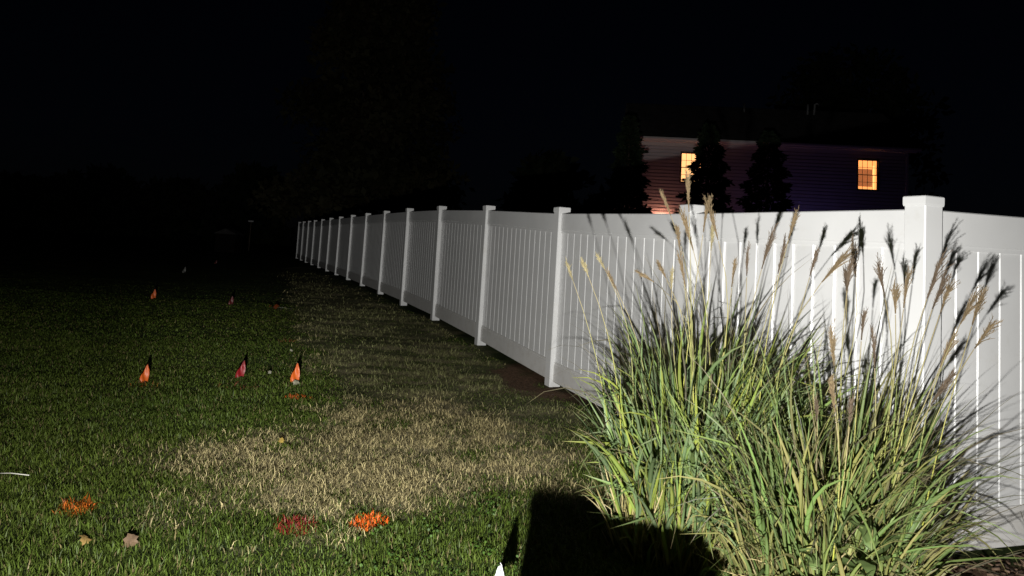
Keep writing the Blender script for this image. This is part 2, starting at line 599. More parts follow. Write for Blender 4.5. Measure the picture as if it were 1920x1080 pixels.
def panel(fence, a, b, za, zb, d, n, skip_a=POST / 2, skip_b=POST / 2):
    """rails and pickets between post centres a and b (vectors in the ground plane)"""
    L = (b - a).length
    slope = (zb - za) / L
    p0, p1 = a + d * skip_a, a + d * (L - skip_b)
    z0, z1 = za + slope * skip_a, za + slope * (L - skip_b)
    org = Vector(fence.location)
    for top, hz in ((True, H_RAIL_TOP - RAIL_H), (False, GAP)):
        bm = bmesh.new()
        prism(bm, rail_profile(top), p0 + Vector((0, 0, z0 + hz)) - org, p1 + Vector((0, 0, z1 + hz)) - org, n, Vector((0, 0, 1)))
        bm_obj('top_rail' if top else 'bottom_rail', bm, M_VINYL if top else M_SPLASH, fence)
    inner = L - skip_a - skip_b
    cnt = max(1, int(round(inner / PITCHW)))
    sx = inner / (cnt * PITCHW)
    rz = math.atan2(n.y, n.x) - math.pi / 2
    for i in range(cnt):
        s = skip_a + (i + .5) * inner / cnt
        o = link('picket', ME_PICKET, fence)
        p = a + d * s
        o.location = p + Vector((0, 0, za + slope * s + GAP + RAIL_H - 0.05)) - org
        o.rotation_euler = (0, random.uniform(-.0006, .0006), rz + random.uniform(-.003, .003))
        o.scale = (sx, 1, 1)


def add_post(fence, p, z, d):
    org = Vector(fence.location)
    o = link('post', ME_POST, fence)
    o.location = p + Vector((0, 0, z)) - org
    o.rotation_euler = (random.uniform(-.006, .006), random.uniform(-.006, .006), math.atan2(d.y, d.x) + random.uniform(-.01, .01))
    link('post_cap', ME_CAP, o)


# near lawn-side corners of the posts of the long run, metres
CORNER = Vector((2.115, 3.70, 0))
front = [CORNER] + [Vector((x_, y_, 0)) for x_, y_ in (
    (1.341, 5.401), (.500, 7.593), (-.341, 9.789), (-1.177, 11.969), (-2.017, 14.16), (-2.855, 16.347), (-3.713, 18.585), (-4.565, 20.808),
    (-5.447, 23.109), (-6.305, 25.349), (-7.20, 27.69), (-8.102, 30.037), (-8.972, 32.305), (-9.836, 34.559), (-10.70, 36.82))]
centres = [p - n1 * (POST / 2) + d1 * (POST / 2) for p in front]
# the corner post stands square to both runs
zs = [float(gz(c.y)) + dz for c, dz in zip(centres, [.0, -.015, .0, .02, .028, .03, .022, .01, .008, .005, .008, .0, .0, .0, .0, .0])]
fence1 = thing('privacy_fence', 'long white vinyl privacy fence running away into the dark past the tall grass', 'fence', (centres[0].x, centres[0].y, zs[0]))
for i, c in enumerate(centres):
    add_post(fence1, c, zs[i], d1)
    if i < 15:
        panel(fence1, c, centres[i + 1], zs[i], zs[i + 1], (centres[i + 1] - c).normalized(), n1)
fence2 = thing('privacy_fence', 'short white fence run turning right from the corner post behind the tall grass', 'fence', (centres[0].x, centres[0].y, zs[0]))
q = centres[0] + d2 * 2.44
panel(fence2, centres[0], q, zs[0], float(gz(q.y)) + .01, d2, n2)
add_post(fence2, q, float(gz(q.y)) + .01, d2)


# ------------------------------------------------------------------ tall ornamental grass
def clump_leaves(N, cx, cy, rx, ry, Lr, wr, lean_bias, cols, spread=0.75, droop=(1.2, 2.6), seg=9, zb=None):
    """arching blades with a folded midrib: 3 verts a ring"""
    a = RNG.uniform(0, 2 * math.pi, N)
    rr = np.sqrt(RNG.random(N))
    bx, by = cx + rx * rr * np.cos(a), cy + ry * rr * np.sin(a)
    bz = gz(by) - 0.01 + (RNG.random(N) ** 2 * .25 if zb is None else zb)
    out = np.arctan2((by - cy) / ry, (bx - cx) / rx) + RNG.normal(0, .75, N)
    th0 = np.abs(RNG.normal(0.10, .13, N)) + spread * rr * RNG.uniform(.15, .75, N)
    L = (Lr[0] + (Lr[1] - Lr[0]) * RNG.random(N) ** 1.25) * (1.06 - .42 * rr ** 2)
    w = RNG.uniform(*wr, N)
    bend = RNG.uniform(*droop, N) * RNG.random(N) ** 1.1
    hx, hy = np.cos(out) + lean_bias[0], np.sin(out) + lean_bias[1]
    hn = np.hypot(hx, hy) + 1e-6
    hx, hy = hx / hn, hy / hn
    P = np.stack([bx, by, bz], 1)
    V = np.zeros((N, seg + 1, 3, 3)); C = np.zeros((N, seg + 1, 3, 3))
    tw = RNG.normal(0, .9, N)
    twr = RNG.normal(0, .9, N)
    base = cols[RNG.integers(0, len(cols), N)] * RNG.uniform(.5, 1.4, (N, 1))
    strawb = np.array([.34, .27, .10]) * RNG.uniform(.6, 1.2, (N, 1))
    side = np.stack([-hy, hx, np.zeros(N)], 1)
    kink = RNG.random(N) < .13
    kpos = RNG.integers(3, seg - 1, N)
    extra = np.zeros(N)
    wob = RNG.normal(0, .16, N)
    for i in range(seg + 1):
        s = i / seg
        extra = np.where(kink & (i == kpos), RNG.uniform(.6, 1.5, N), extra)
        th = th0 + bend * s ** 1.8 + extra
        t = np.stack([hx * np.sin(th), hy * np.sin(th), np.cos(th)], 1)
        nrm = np.cross(side, t)
        ang = tw + twr * s
        u = side * np.cos(ang)[:, None] + nrm * np.sin(ang)[:, None]
        v = np.cross(t, u)
        ww = w * (0.55 + .45 * min(1, s * 4)) * np.where(s < .5, 1, np.maximum(0.03, 1 - ((s - .5) / .5) ** 1.6))
        V[:, i, 0] = P - u * (ww / 2)[:, None] + v * (ww * .18)[:, None]
        V[:, i, 1] = P
        V[:, i, 2] = P + u * (ww / 2)[:, None] + v * (ww * .18)[:, None]
        k = np.clip(1 - s / .30, 0, 1)
        c = base * (1 - k) + strawb * k
        tip = np.clip((s - .86) / .14, 0, 1) * .55
        c = c * (1 - tip) + np.array([.26, .20, .09]) * tip
        C[:, i, 0] = C[:, i, 2] = c
        C[:, i, 1] = c * .75 + np.array([.07, .08, .045])
        P = P + t * (L / seg)[:, None] + side * (wob * np.sin(s * 5))[:, None] * (L / seg)[:, None]
    idx = np.arange(N * (seg + 1) * 3).reshape(N, seg + 1, 3)
    q = []
    for j in (0, 1):
        q.append(np.stack([idx[:, :-1, j], idx[:, :-1, j + 1], idx[:, 1:, j + 1], idx[:, 1:, j]], -1).reshape(-1, 4))
    return V.reshape(-1, 3), np.concatenate(q), C.reshape(-1, 3)


def leaves_obj(name, parts, parent, label=None):
    V, Fq, C = [], [], []
    o = 0
    for v, f, c in parts:
        V.append(v); Fq.append(f + o); C.append(c); o += len(v)
    V = np.concatenate(V) - np.array(parent.location)
    me = np_mesh(name, V, np.concatenate(Fq), np.concatenate(C), smooth=True)
    ob = link(name, me, parent, M_LEAF)
    ob['kind'] = 'stuff'
    if label: ob['label'] = label
    return ob


GREEN = np.array([[.110, .175, .048], [.125, .190, .044], [.078, .128, .044], [.155, .215, .032], [.195, .230, .028], [.086, .140, .056], [.104, .150, .066]])
OLIVE = np.array([[.125, .160, .034], [.105, .155, .034], [.165, .160, .042], [.095, .165, .036], [.190, .170, .056], [.075, .120, .028]])
STRAW = np.array([[.40, .32, .16], [.33, .26, .12], [.28, .22, .09]])
SHADE_BROWN = np.array([[.045, .034, .026], [.075, .053, .036], [.12, .088, .052], [.035, .034, .022]])  # brown leaves, darkened: shade within the clumps is put into the colour


def ribbon_pts(pts, w, col0, col1, V, Fq, C, facing=None, rnd=0.0):
    """flat ribbon along pts appended to lists"""
    b = len(V)
    n = len(pts)
    for i, p in enumerate(pts):
        t = (pts[min(i + 1, n - 1)] - pts[max(i - 1, 0)]).normalized()
        u = t.cross(facing if facing is not None else Vector((0.3, -1, .1))).normalized()
        s = i / (n - 1)
        ww = w * (1 - .75 * s) / 2
        V += [p - u * ww, p + u * ww]
        c = [col0[k] * (1 - s) + col1[k] * s for k in range(3)]
        C += [c, c]
    for i in range(n - 1):
        k = b + 2 * i
        Fq.append((k, k + 1, k + 3, k + 2))


def bez(p0, p1, p2, p3, n):
    out = []
    for i in range(n + 1):
        t = i / n
        out.append(p0 * (1 - t) ** 3 + p1 * 3 * t * (1 - t) ** 2 + p2 * 3 * t * t * (1 - t) + p3 * t ** 3)
    return out


def flower_stalk(parent, base, neck, tip, openness, tone, stem_col=(.30, .30, .08)):
    """a stem from base to the neck of its plume, and the plume from neck to tip"""
    org = Vector(parent.location)
    base, neck, tip = base - org, neck - org, tip - org
    ax = (tip - neck)
    up0 = Vector(((neck.x - base.x) * .15, (neck.y - base.y) * .15, (neck.z - base.z) * .4))
    pts = bez(base, base + up0, neck - ax.normalized() * (neck - base).length * .35, neck, 9)
    V, Fq, C = [], [], []
    green = Vector(stem_col)
    tan = Vector((.33, .27, .15))
    for k in range(3):                                     # three-sided stem
        pass
    rings = []
    n = len(pts)
    for i, p in enumerate(pts):
        t = (pts[min(i + 1, n - 1)] - pts[max(i - 1, 0)]).normalized()
        u = t.orthogonal().normalized(); v = t.cross(u)
        r = .0042 - .0024 * i / (n - 1)
        c = green.lerp(tan, min(1, max(0, (i / (n - 1) - .35) * 1.6)))
        b = len(V)
        for k in range(4):
            a = k * math.pi / 2
            V.append(p + u * math.cos(a) * r + v * math.sin(a) * r); C.append(tuple(c))
        rings.append(b)
    for a, b in zip(rings, rings[1:]):
        for k in range(4):
            Fq.append((a + k, a + (k + 1) % 4, b + (k + 1) % 4, b + k))
    # two or three sheath leaves on the stem
    me = np_mesh('stalk', np.array([tuple(v) for v in V]), np.array(Fq), np.array(C), smooth=True)
    st = link('stalk', me, parent, M_LEAF)
    # plume
    V, Fq, C = [], [], []
    Lp = ax.length
    a = ax.normalized()
    side = a.cross(Vector((0, 1, 0))).normalized()
    dep = a.cross(side)
    nr = random.randint(15, 24)
    wind = Vector((.35, .05, 0)) * openness
    for i in range(nr):
        f = random.random() ** 1.2
        s0 = neck + ax * (f * .55)
        ang = random.uniform(0, 2 * math.pi)
        rad = (side * math.cos(ang) + dep * math.sin(ang) * .7)
        ln = Lp * random.uniform(.45, .75) * (1 - .25 * f)
        sp = (.07 + .27 * openness) * random.uniform(.4, 1.2)
        e = s0 + a * ln * math.cos(sp) + rad * ln * math.sin(sp) + wind * ln * .6 - Vector((0, 0, 1)) * ln * .12 * openness
        m = s0 + a * ln * .5 + rad * ln * math.sin(sp) * .28 + wind * ln * .12
        p = [s0, s0.lerp(m, .5) + a * .004, m, m.lerp(e, .5) + a * ln * .03, e]
        k = random.uniform(.65, 1.2)
        c0 = tuple(x * k for x in tone); c1 = tuple(x * k * 1.25 for x in tone)
        ribbon_pts(p, .0055, c0, c1, V, Fq, C, Vector((random.uniform(-.6, .6), -1, random.uniform(-.4, .4))))
        # spikelets with silky hairs along the raceme
        for j in range(9):
            t = .10 + .88 * j / 9
            q0 = p[min(3, int(t * 4))].lerp(p[min(4, int(t * 4) + 1)], t * 4 - int(t * 4))
            dv = (a + rad * random.uniform(-.5, .9) + Vector((random.uniform(-.45, .45), random.uniform(-.45, .45), random.uniform(-.2, .3)))).normalized()
            h = random.uniform(.010, .024)
            ribbon_pts([q0, q0 + dv * h * .5, q0 + dv * h], .0028, c1, tuple(x * 1.15 for x in c1), V, Fq, C, Vector((random.uniform(-1, 1), -1, random.uniform(-1, 1))))
    me = np_mesh('plume', np.array([tuple(v) for v in V]), np.array(Fq), np.array(C))
    link('plume', me, st, M_PLUME)


TAN = (.165, .122, .070); PALE = (.25, .215, .12); BRN = (.105, .078, .054)
LC = Vector((1.04, 3.85, float(gz(3.85))))
RC = Vector((1.50, 3.28, float(gz(3.28))))
clumpL = thing('ornamental_grass', 'larger green fountain of tall plumed grass by the second fence post', 'ornamental grass', LC, group='tall grass clumps at the fence corner')
clumpR = thing('ornamental_grass', 'smaller olive clump of plumed grass in front of the corner fence post', 'ornamental grass', RC, group='tall grass clumps at the fence corner')
leaves_obj('leaves', [
    clump_leaves(1150, LC.x + .03, LC.y, .40, .34, (.55, 1.24), (.009, .025), (.38, -.1), GREEN, .32, (.3, 2.0)),
    clump_leaves(520, LC.x, LC.y - .15, .42, .32, (.35, .85), (.008, .022), (.2, -.3), GREEN, .42, (.2, 2.0)),
    clump_leaves(320, LC.x, LC.y - .05, .45, .36, (.15, .55), (.004, .010), (0, -.1), STRAW, .7, (.2, 1.8)),
    clump_leaves(520, LC.x - .10, LC.y - .16, .36, .24, (.15, .48), (.004, .010), (0, -.2), STRAW, .5, (.1, 1.3)),
    clump_leaves(190, LC.x + .05, LC.y + .08, .36, .28, (.95, 1.5), (.005, .010), (.1, .1), SHADE_BROWN, .5, (1.0, 2.8)),
    clump_leaves(16, LC.x - .02, LC.y, .34, .3, (.8, 1.2), (.005, .010), (-.3, 0), GREEN, .45, (.9, 2.2)),
    clump_leaves(90, LC.x, LC.y + .05, .38, .3, (.8, 1.25), (.010, .022), (.9, 0), GREEN, .8, (.9, 2.0)),
], clumpL)
leaves_obj('leaves', [
    clump_leaves(860, RC.x - .03, RC.y, .32, .30, (.45, 1.12), (.006, .017), (.18, 0), OLIVE, .34, (.2, 2.2)),
    clump_leaves(560, RC.x - .06, RC.y - .08, .38, .28, (.3, .78), (.007, .019), (.0, -.3), OLIVE, .5, (.3, 2.5)),
    clump_leaves(280, RC.x - .03, RC.y, .36, .30, (.15, .55), (.004, .010), (0, -.1), STRAW, .8, (.2, 1.9)),
    clump_leaves(190, RC.x - .05, RC.y + .04, .30, .24, (.85, 1.36), (.004, .008), (.2, .1), SHADE_BROWN, .5, (1.2, 3.0)),
    clump_leaves(110, RC.x + .06, RC.y - .02, .24, .22, (.65, 1.25), (.004, .007), (1.6, .1), SHADE_BROWN, 1.0, (.9, 2.2)),
    clump_leaves(45, RC.x + .05, RC.y, .24, .22, (.5, 1.05), (.005, .010), (1.2, -.1), OLIVE, .9, (.7, 2.0)),
], clumpR)

# plumes: neck pixel, tip pixel, distance, how open, tone
PL = [
    ((1075, 528), (1060, 487), 3.72, .15, PALE), ((1104, 520), (1089, 484), 3.70, .25, PALE), ((1136, 508), (1117, 474), 3.68, .2, PALE),
    ((1157, 545), (1136, 505), 3.70, .25, TAN), ((1228, 530), (1192, 507), 3.72, .2, TAN), ((1249, 522), (1231, 489), 3.7, .2, TAN),
    ((1259, 545), (1260, 500), 3.65, .2, PALE), ((1258, 405), (1238, 356), 3.75, .15, TAN), ((1292, 402), (1289, 318), 3.55, .2, TAN),
    ((1300, 470), (1276, 388), 3.6, .3, TAN), ((1318, 440), (1330, 360), 3.62, .3, TAN), ((1347, 452), (1322, 366), 3.55, .35, TAN),
    ((1333, 470), (1336, 420), 3.7, .2, PALE), ((1478, 450), (1497, 383), 3.5, .15, TAN), ((1428, 505), (1453, 415), 3.52, .2, BRN),
    ((1458, 515), (1476, 440), 3.5, .2, BRN), ((1540, 530), (1606, 452), 3.4, .35, TAN), ((1605, 520), (1597, 440), 3.42, .5, BRN),
    ((1518, 520), (1532, 465), 3.5, .2, BRN), ((1588, 560), (1584, 490), 3.45, .3, BRN), ((1400, 520), (1402, 455), 3.62, .2, BRN),
    ((1275, 470), (1268, 420), 3.7, .25, TAN), ((1286, 540), (1272, 470), 3.66, .25, TAN), ((1372, 540), (1378, 480), 3.6, .2, TAN),
]
PR = [
    ((1660, 562), (1641, 474), 3.12, .55, BRN), ((1679, 590), (1675, 522), 3.1, .6, TAN), ((1694, 580), (1704, 500), 3.1, .3, TAN),
    ((1738, 560), (1772, 465), 3.05, .6, BRN), ((1762, 590), (1786, 518), 3.02, .6, TAN), ((1748, 580), (1776, 505), 3.08, .5, BRN),
    ((1800, 608), (1842, 528), 3.0, .55, TAN), ((1822, 612), (1846, 530), 3.0, .5, TAN), ((1826, 655), (1868, 595), 2.98, .75, TAN),
    ((1762, 690), (1795, 612), 3.0, .3, TAN), ((1564, 690), (1556, 600), 3.05, .3, TAN), ((1588, 545), (1596, 480), 3.2, .5, BRN),
    ((1640, 690), (1636, 610), 3.0, .3, BRN), ((1566, 775), (1556, 705), 2.9, .3, TAN), ((1592, 800), (1596, 745), 2.9, .25, BRN),
    ((1532, 790), (1530, 740), 3.0, .2, BRN), ((1745, 760), (1790, 690), 2.95, .4, BRN), ((1615, 640), (1620, 575), 3.1, .4, BRN),
]


def stalk_base(C0, neck, r):
    dx, dy = neck.x - C0.x, neck.y - C0.y
    return Vector((C0.x + max(-r, min(r, dx * .55 + random.uniform(-.1, .1))), C0.y + max(-r, min(r, dy * .5 + random.uniform(-.1, .1))), 0))


for lst, cl, C0, r in ((PL, clumpL, LC, .40), (PR, clumpR, RC, .34)):
    for nk, tp, Y, op, tone in lst:
        nkw = at(*nk, Y); tpw = at(*tp, Y + random.uniform(-.04, .04))
        b = stalk_base(C0, nkw, r); b.z = float(gz(b.y))
        flower_stalk(cl, b, nkw, tpw, op, tone, random.choice([(.30, .36, .06), (.40, .42, .07), (.24, .30, .06)]))

# ------------------------------------------------------------------ marking flags
def mat_flag(name, col):
    m = mat(name, col, 0.45, 0.12, 30.0, 0.15, 60.0)
    return m


M_ORANGE = mat_flag('orange_flag_plastic', (.55, .105, .015))
M_RED = mat_flag('red_flag_plastic', (.19, .008, .011))
M_DIM_W = mat_flag('dim_white_flag', (.10, .10, .09))  # dim copies for far flags: the faint light there is put into the colour
M_DIM_R = mat_flag('dim_red_flag', (.09, .012, .012))
M_DIM_O = mat_flag('dim_orange_flag', (.22, .05, .014))
M_WHITE = mat_flag('white_flag_plastic', (.55, .55, .56))


def flag(label, base, h, fw_, fh, m, rz, tilt=(0.0, 0.0), limp=.9, group='marking flags stuck in the lawn'):
    """wire stake with a plastic flag hanging from its top: the free edge has folded down beside the wire"""
    t = thing('marking_flag', label, 'flag', base, rz, group)
    top = Vector((tilt[0] * h, tilt[1] * h, h))
    bm = bmesh.new()
    tube(bm, [(0, 0, -.05), tuple(top * .5 + Vector((.002, 0, 0))), tuple(top)], .0013, 5)
    bm_obj('wire_stake', bm, M_WIRE, t, True)
    bm = bmesh.new()
    NU, NV = 8, 7
    g = []
    for i in range(NU + 1):
        u = i / NU
        row = []
        for j in range(NV + 1):
            v = j / NV
            p = top * (1 - v * fh / h)
            wid = fw_ * (.10 + .52 * math.sin(min(1.0, v * 1.15 + .02) * math.pi * .62) ** 1.3) * (1 - .25 * limp * v)
            xo = (u - .30) * wid - .010 * v
            yo = .012 * math.sin(u * 8 + v * 2.2) * (.25 + u) + .007 * math.sin(v * 6 + u * 3)
            z = p.z - fw_ * .42 * limp * (u - .3) ** 2 * (1 + v) - fh * .06 * u
            row.append(bm.verts.new((p.x - xo, p.y + yo, max(.004, z))))
        g.append(row)
    for i in range(NU):
        for j in range(NV):
            bm.faces.new((g[i][j], g[i + 1][j], g[i + 1][j + 1], g[i][j + 1]))
    f = bm_obj('flag_sheet', bm, m, t, True)
    return t


FL = [
    ('orange flag with a paint smudge at its foot, left of the red flag', (270, 720), (277, 684), M_ORANGE, .0, .85),
    ('crimson flag standing in the green grass between two orange flags', (449, 710), (459, 676), M_RED, .15, .8),
    ('bright orange flag right beside the pale grass, orange paint below it', (554, 718), (558, 680), M_ORANGE, .1, .9),
    ('small orange flag alone far out on the dark lawn', (288, 560), (291, 541), M_ORANGE, .0, .7),
    ('dim red flag far out on the lawn past the crimson one', (433, 573), (436, 556), M_DIM_R, -.1, .8),
    ('faint white flag at the dark far end of the lawn', (345, 512), (348, 500), M_DIM_W, .1, .6),
    ('faint reddish flag farthest out, beyond the faint white flag', (404, 495), (407, 487), M_DIM_R, .1, .6),
]
for lab, b, tp, m, rz, limp in FL:
    g = ground_at(*b)
    r = ray(*tp)
    topz = CAM_Z + r[2] / r[1] * g.y
    h = max(.12, topz - g.z)
    xx = r[0] / r[1] * g.y - g.x
    g.z = float(ground_z(g.x, g.y))
    flag(lab, g, h, .16 if h > .13 else .15, h * .84, m, rz, (xx / h * .8, 0), limp)
# a flag knocked over, lying crumpled in the grass
g = ground_at(512, 580); g.z = float(ground_z(g.x, g.y))
t = thing('marking_flag', 'orange flag fallen flat and crumpled where green lawn meets thin grass', 'flag', g, .2, 'marking flags stuck in the lawn')
bm = bmesh.new(); tube(bm, [(-.02, 0, .035), (.16, .02, .04), (.32, .06, .02)], .0013, 5)
bm_obj('wire_stake', bm, M_WIRE, t, True)
bm = bmesh.new()
vs = [[bm.verts.new((-.06 + .16 * i / 6, -.03 + .10 * j / 4, .04 + .03 * math.sin(i * 1.3 + j * .7) + .025 * j / 4)) for j in range(5)] for i in range(7)]
for i in range(6):
    for j in range(4):
        bm.faces.new((vs[i][j], vs[i + 1][j], vs[i + 1][j + 1], vs[i][j + 1]))
bm_obj('flag_sheet', bm, M_DIM_O, t, True)

# white flag at the bottom edge: stands where its shadow puts it
sh_tip = ground_at(962, 960)
tb = None
for k in range(1, 400):
    p = LAMP.lerp(sh_tip, k / 400)
    c = R_WC.T @ np.array([p.x, p.y, p.z - CAM_Z])
    yy = c[1] / c[2] * F_PX + PY0
    if yy < 1056:
        tb = p
        break
base = Vector((tb.x + .016, tb.y, float(ground_z(tb.x, tb.y))))
wf = flag('bright white flag poking up at the bottom edge of the picture', base, tb.z - base.z, .098, .105, M_WHITE, .25, (.02, 0), .75)

# ------------------------------------------------------------------ utility pedestal just under the frame: its shadow lies across the grass
M_PED = mat('green_pedestal', (.05, .11, .06), .5, .15, 10, .1, 80)
ped_tl = ground_at(1006, 958)                       # where the shadow of its top left corner falls
frac = .40
c0 = LAMP.lerp(ped_tl, frac)
ph = c0.z - float(gz(c0.y))
ped = thing('utility_pedestal', 'low green utility pedestal box standing just below the picture', 'utility box', (c0.x, c0.y, float(gz(c0.y)) - .01), math.radians(-2))
PWX, PWY = .44, .28
bm = bmesh.new()
box(bm, 0, PWX, 0, PWY, -.1, ph - .06)
o = bm_obj('cabinet', bm, M_PED, ped)
bv = o.modifiers.new('bevel', 'BEVEL'); bv.width = .012; bv.segments = 2
bm = bmesh.new()
box(bm, -.008, PWX + .008, -.008, PWY + .008, ph - .058, ph)
o = bm_obj('lid', bm, M_PED, ped)
bv = o.modifiers.new('bevel', 'BEVEL'); bv.width = .03; bv.segments = 3

# ------------------------------------------------------------------ paint marks, fallen leaves, twig
def paint_mark(label, px, py, rx, ry, col, n, group='spray paint marks on the grass'):
    g = ground_at(px, py)
    a_ = RNG.uniform(0, 2 * math.pi, n); q_ = RNG.random(n) ** .62 * (1 + .28 * np.sin(a_ * 3 + px * 1.3) * np.cos(a_ * 2))
    x = g.x + rx * q_ * np.cos(a_); y = g.y + ry * q_ * np.sin(a_)
    k = RNG.random((n, 1))
    c = np.array(col) * (.3 + .85 * k)
    V, Fq, C = blades(x, y, RNG.uniform(.025, .06, n), RNG.uniform(.0035, .0065, n), RNG.uniform(.3, 1.5, n), c, c * 1.05)
    V -= np.array([g.x, g.y, g.z])
    me = np_mesh('paint_mark', V, Fq, C)
    o = link('paint_mark', me, None, M_PAINT)
    o.location = g
    tag(o, label, 'paint mark', group)


paint_mark('bright orange paint on grass just right of the crimson paint', 688, 984, .088, .085, (.95, .17, .02), 300)
paint_mark('crimson paint sprayed on grass at the edge of the straw patch', 553, 996, .105, .085, (.27, .022, .022), 360)
paint_mark('rusty orange paint on long grass near the white stick', 140, 962, .08, .11, (.60, .15, .018), 260)
paint_mark('small orange paint dabs below the bright orange flag', 557, 746, .12, .06, (.70, .14, .02), 70)
paint_mark('dull orange paint at the foot of the leftmost near flag', 268, 724, .15, .09, (.40, .13, .02), 40)
paint_mark('faint reddish paint in the lawn below the crimson flag', 448, 726, .2, .12, (.22, .06, .035), 40)
paint_mark('faint orange paint in the lawn above the bright orange flag', 540, 642, .12, .12, (.45, .12, .05), 25)


def fallen_leaf(label, px, py, size, col, rz, tilt):
    g = ground_at(px, py)
    g.z = float(ground_z(g.x, g.y)) + .035
    bm = bmesh.new()
    outl = [(0, -.5), (.16, -.36), (.34, -.30), (.26, -.12), (.46, .05), (.28, .14), (.30, .34), (.12, .30), (0, .52), (-.14, .28), (-.32, .32), (-.27, .10), (-.44, 0), (-.26, -.16), (-.32, -.33), (-.13, -.35)]
    c = bm.verts.new((0, 0, .10 * size))
    rim = [bm.verts.new((x * size, y * size, size * (.10 - .55 * abs(x) ** 1.2 + .10 * math.sin(y * 7 + x * 5) + .25 * x))) for x, y in outl]
    for i in range(len(rim)):
        bm.faces.new((c, rim[i], rim[(i + 1) % len(rim)]))
    o = bm_obj('fallen_leaf', bm, mat('dry_leaf', col, .6, .35, 25, .3, 60), None, True)
    o.location = g
    o.rotation_euler = (tilt, random.uniform(-.2, .2), rz)
    tag(o, label, 'leaf', 'fallen leaves on the lawn')


fallen_leaf('pale brown curled leaf, larger of the two near the bottom edge', 243, 1034, .078, (.13, .085, .05), .8, .55)
fallen_leaf('tan fallen leaf at the lower left, left of the larger curled one', 157, 1028, .065, (.24, .155, .05), 2.1, .5)
fallen_leaf('yellow fallen leaf at the top rim of the straw patch', 527, 834, .05, (.30, .21, .045), .3, .7)
fallen_leaf('whitish fallen leaf right of the crimson flag foot', 505, 706, .045, (.26, .25, .19), .3, .7)
fallen_leaf('whitish fallen leaf up and left of the bright orange flag', 546, 663, .045, (.28, .27, .20), 1.3, .7)
fallen_leaf('pale scrap of leaf under the bright orange flag', 555, 723, .075, (.24, .23, .16), 1.0, .5)

g0, g1 = ground_at(-14, 905), ground_at(52, 914)
bm = bmesh.new()
o0 = Vector((0, 0, .05)); o1 = Vector((g1.x - g0.x, g1.y - g0.y, g1.z - g0.z + .065))
tube(bm, [o0, o0.lerp(o1, .5) + Vector((0, 0, .006)), o1], .0028, 6)
o = bm_obj('stick', bm, mat('pale_stick', (.62, .60, .52), .5, .15, 30), None, True)
o.location = g0
tag(o, 'thin white stick lying on the grass at the left edge', 'stick')


# ------------------------------------------------------------------ broad-leaved weed at the foot of the olive clump
def broad_leaf(parent, foot, direc, L, Wd, col, curl):
    V, Fq, C = [], [], []
    d = Vector(direc).normalized()
    s = d.cross(Vector((0, 0, 1))).normalized()
    p = Vector(foot)
    n = 8
    up = Vector((0, 0, 1))
    for i in range(n + 1):
        t = i / n
        dd = (d * (1 - .0 * t) + up * (1.2 - curl * t)).normalized()
        ww = Wd * math.sin(math.pi * min(1, .08 + t * .92)) ** .75 / 2 + .002
        nn = s.cross(dd)
        for k, f in ((-1, 1), (0, 0), (1, 1)):
            V.append(p + s * ww * k + nn * f * ww * .25 + nn * .006 * math.sin(t * 9 + k))
            C.append([c * (1.25 if k == 0 else random.uniform(.9, 1.05)) for c in col])
        p = p + dd * L / n
    for i in range(n):
        for k in (0, 1):
            a = i * 3 + k
            Fq.append((a, a + 1, a + 4, a + 3))
    me = np_mesh('leaf', np.array([tuple(v) for v in V]), np.array(Fq), np.array(C), smooth=True)
    link('leaf', me, parent, M_LEAF)


for lab, px, py, Y, cnt, sz, top in (
        ('broad-leaved weed with wide green leaves in front of the olive grass clump', 1632, 985, 2.86, 11, .13, 1.0),
        ('smaller narrow-leaved weed left of the broad-leaved one', 1530, 1040, 2.90, 9, .10, 1.0)):
    hp = at(px, py, Y)
    g = Vector((hp.x, Y, float(gz(Y))))
    H_ = hp.z - g.z
    w_ = thing('weed', lab, 'weed', g, 0, 'weeds at the foot of the tall grass')
    bm = bmesh.new(); tube(bm, [(0, 0, -.03), (.012, -.008, H_ * .5), (0, 0, H_ + .02)], .005, 6, .0025)
    bm_obj('stem', bm, mat('weed_stem', (.12, .15, .05), .6, .2, 20), w_, True)
    for i in range(cnt):
        a = -math.pi / 2 + (i - cnt / 2) * 1.15 + random.uniform(-.3, .3)
        k = random.uniform(.75, 1.2)
        hh = H_ * (.35 + .65 * (i + .5) / cnt)
        broad_leaf(w_, (.006 * math.cos(a), .006 * math.sin(a), hh - .02), (math.cos(a) * .8, math.sin(a) * .8, 0), sz * random.uniform(.8, 1.3), sz * .48 * random.uniform(.75, 1.15),
                   (.095 * k, .135 * k, .045 * k), random.uniform(.9, 2.1))

# ------------------------------------------------------------------ mulch chips under the right fence
n = 420
cx_ = RNG.uniform(1.7, 3.4, n); cy_ = 3.55 + (cx_ - 2.1) * .31 + RNG.uniform(-.35, .2, n)
V, Fq, C = [], [], []
for i in range(n):
    a, l, w_, h = random.uniform(0, math.pi), random.uniform(.02, .06), random.uniform(.008, .02), random.uniform(.004, .01)
    c = Vector((cx_[i], cy_[i], float(ground_z(cx_[i], cy_[i])) + random.uniform(.002, .02)))
    u = Vector((math.cos(a), math.sin(a), random.uniform(-.4, .4))); v = Vector((-math.sin(a), math.cos(a), random.uniform(-.3, .3)))
    up = u.cross(v).normalized()
    b = len(V)
    k = random.uniform(.4, 1.3)
    for sz_ in (-1, 1):
        for su, sv in ((-1, -1), (1, -1), (1, 1), (-1, 1)):
            V.append(tuple(c + u * su * l / 2 + v * sv * w_ / 2 + up * sz_ * h / 2)); C.append((.20 * k, .13 * k, .085 * k))
    for f in ((0, 3, 2, 1), (4, 5, 6, 7), (0, 1, 5, 4), (1, 2, 6, 5), (2, 3, 7, 6), (3, 0, 4, 7)):
        Fq.append(tuple(b + q_ for q_ in f))
me = np_mesh('mulch', np.array(V), np.array(Fq), np.array(C))
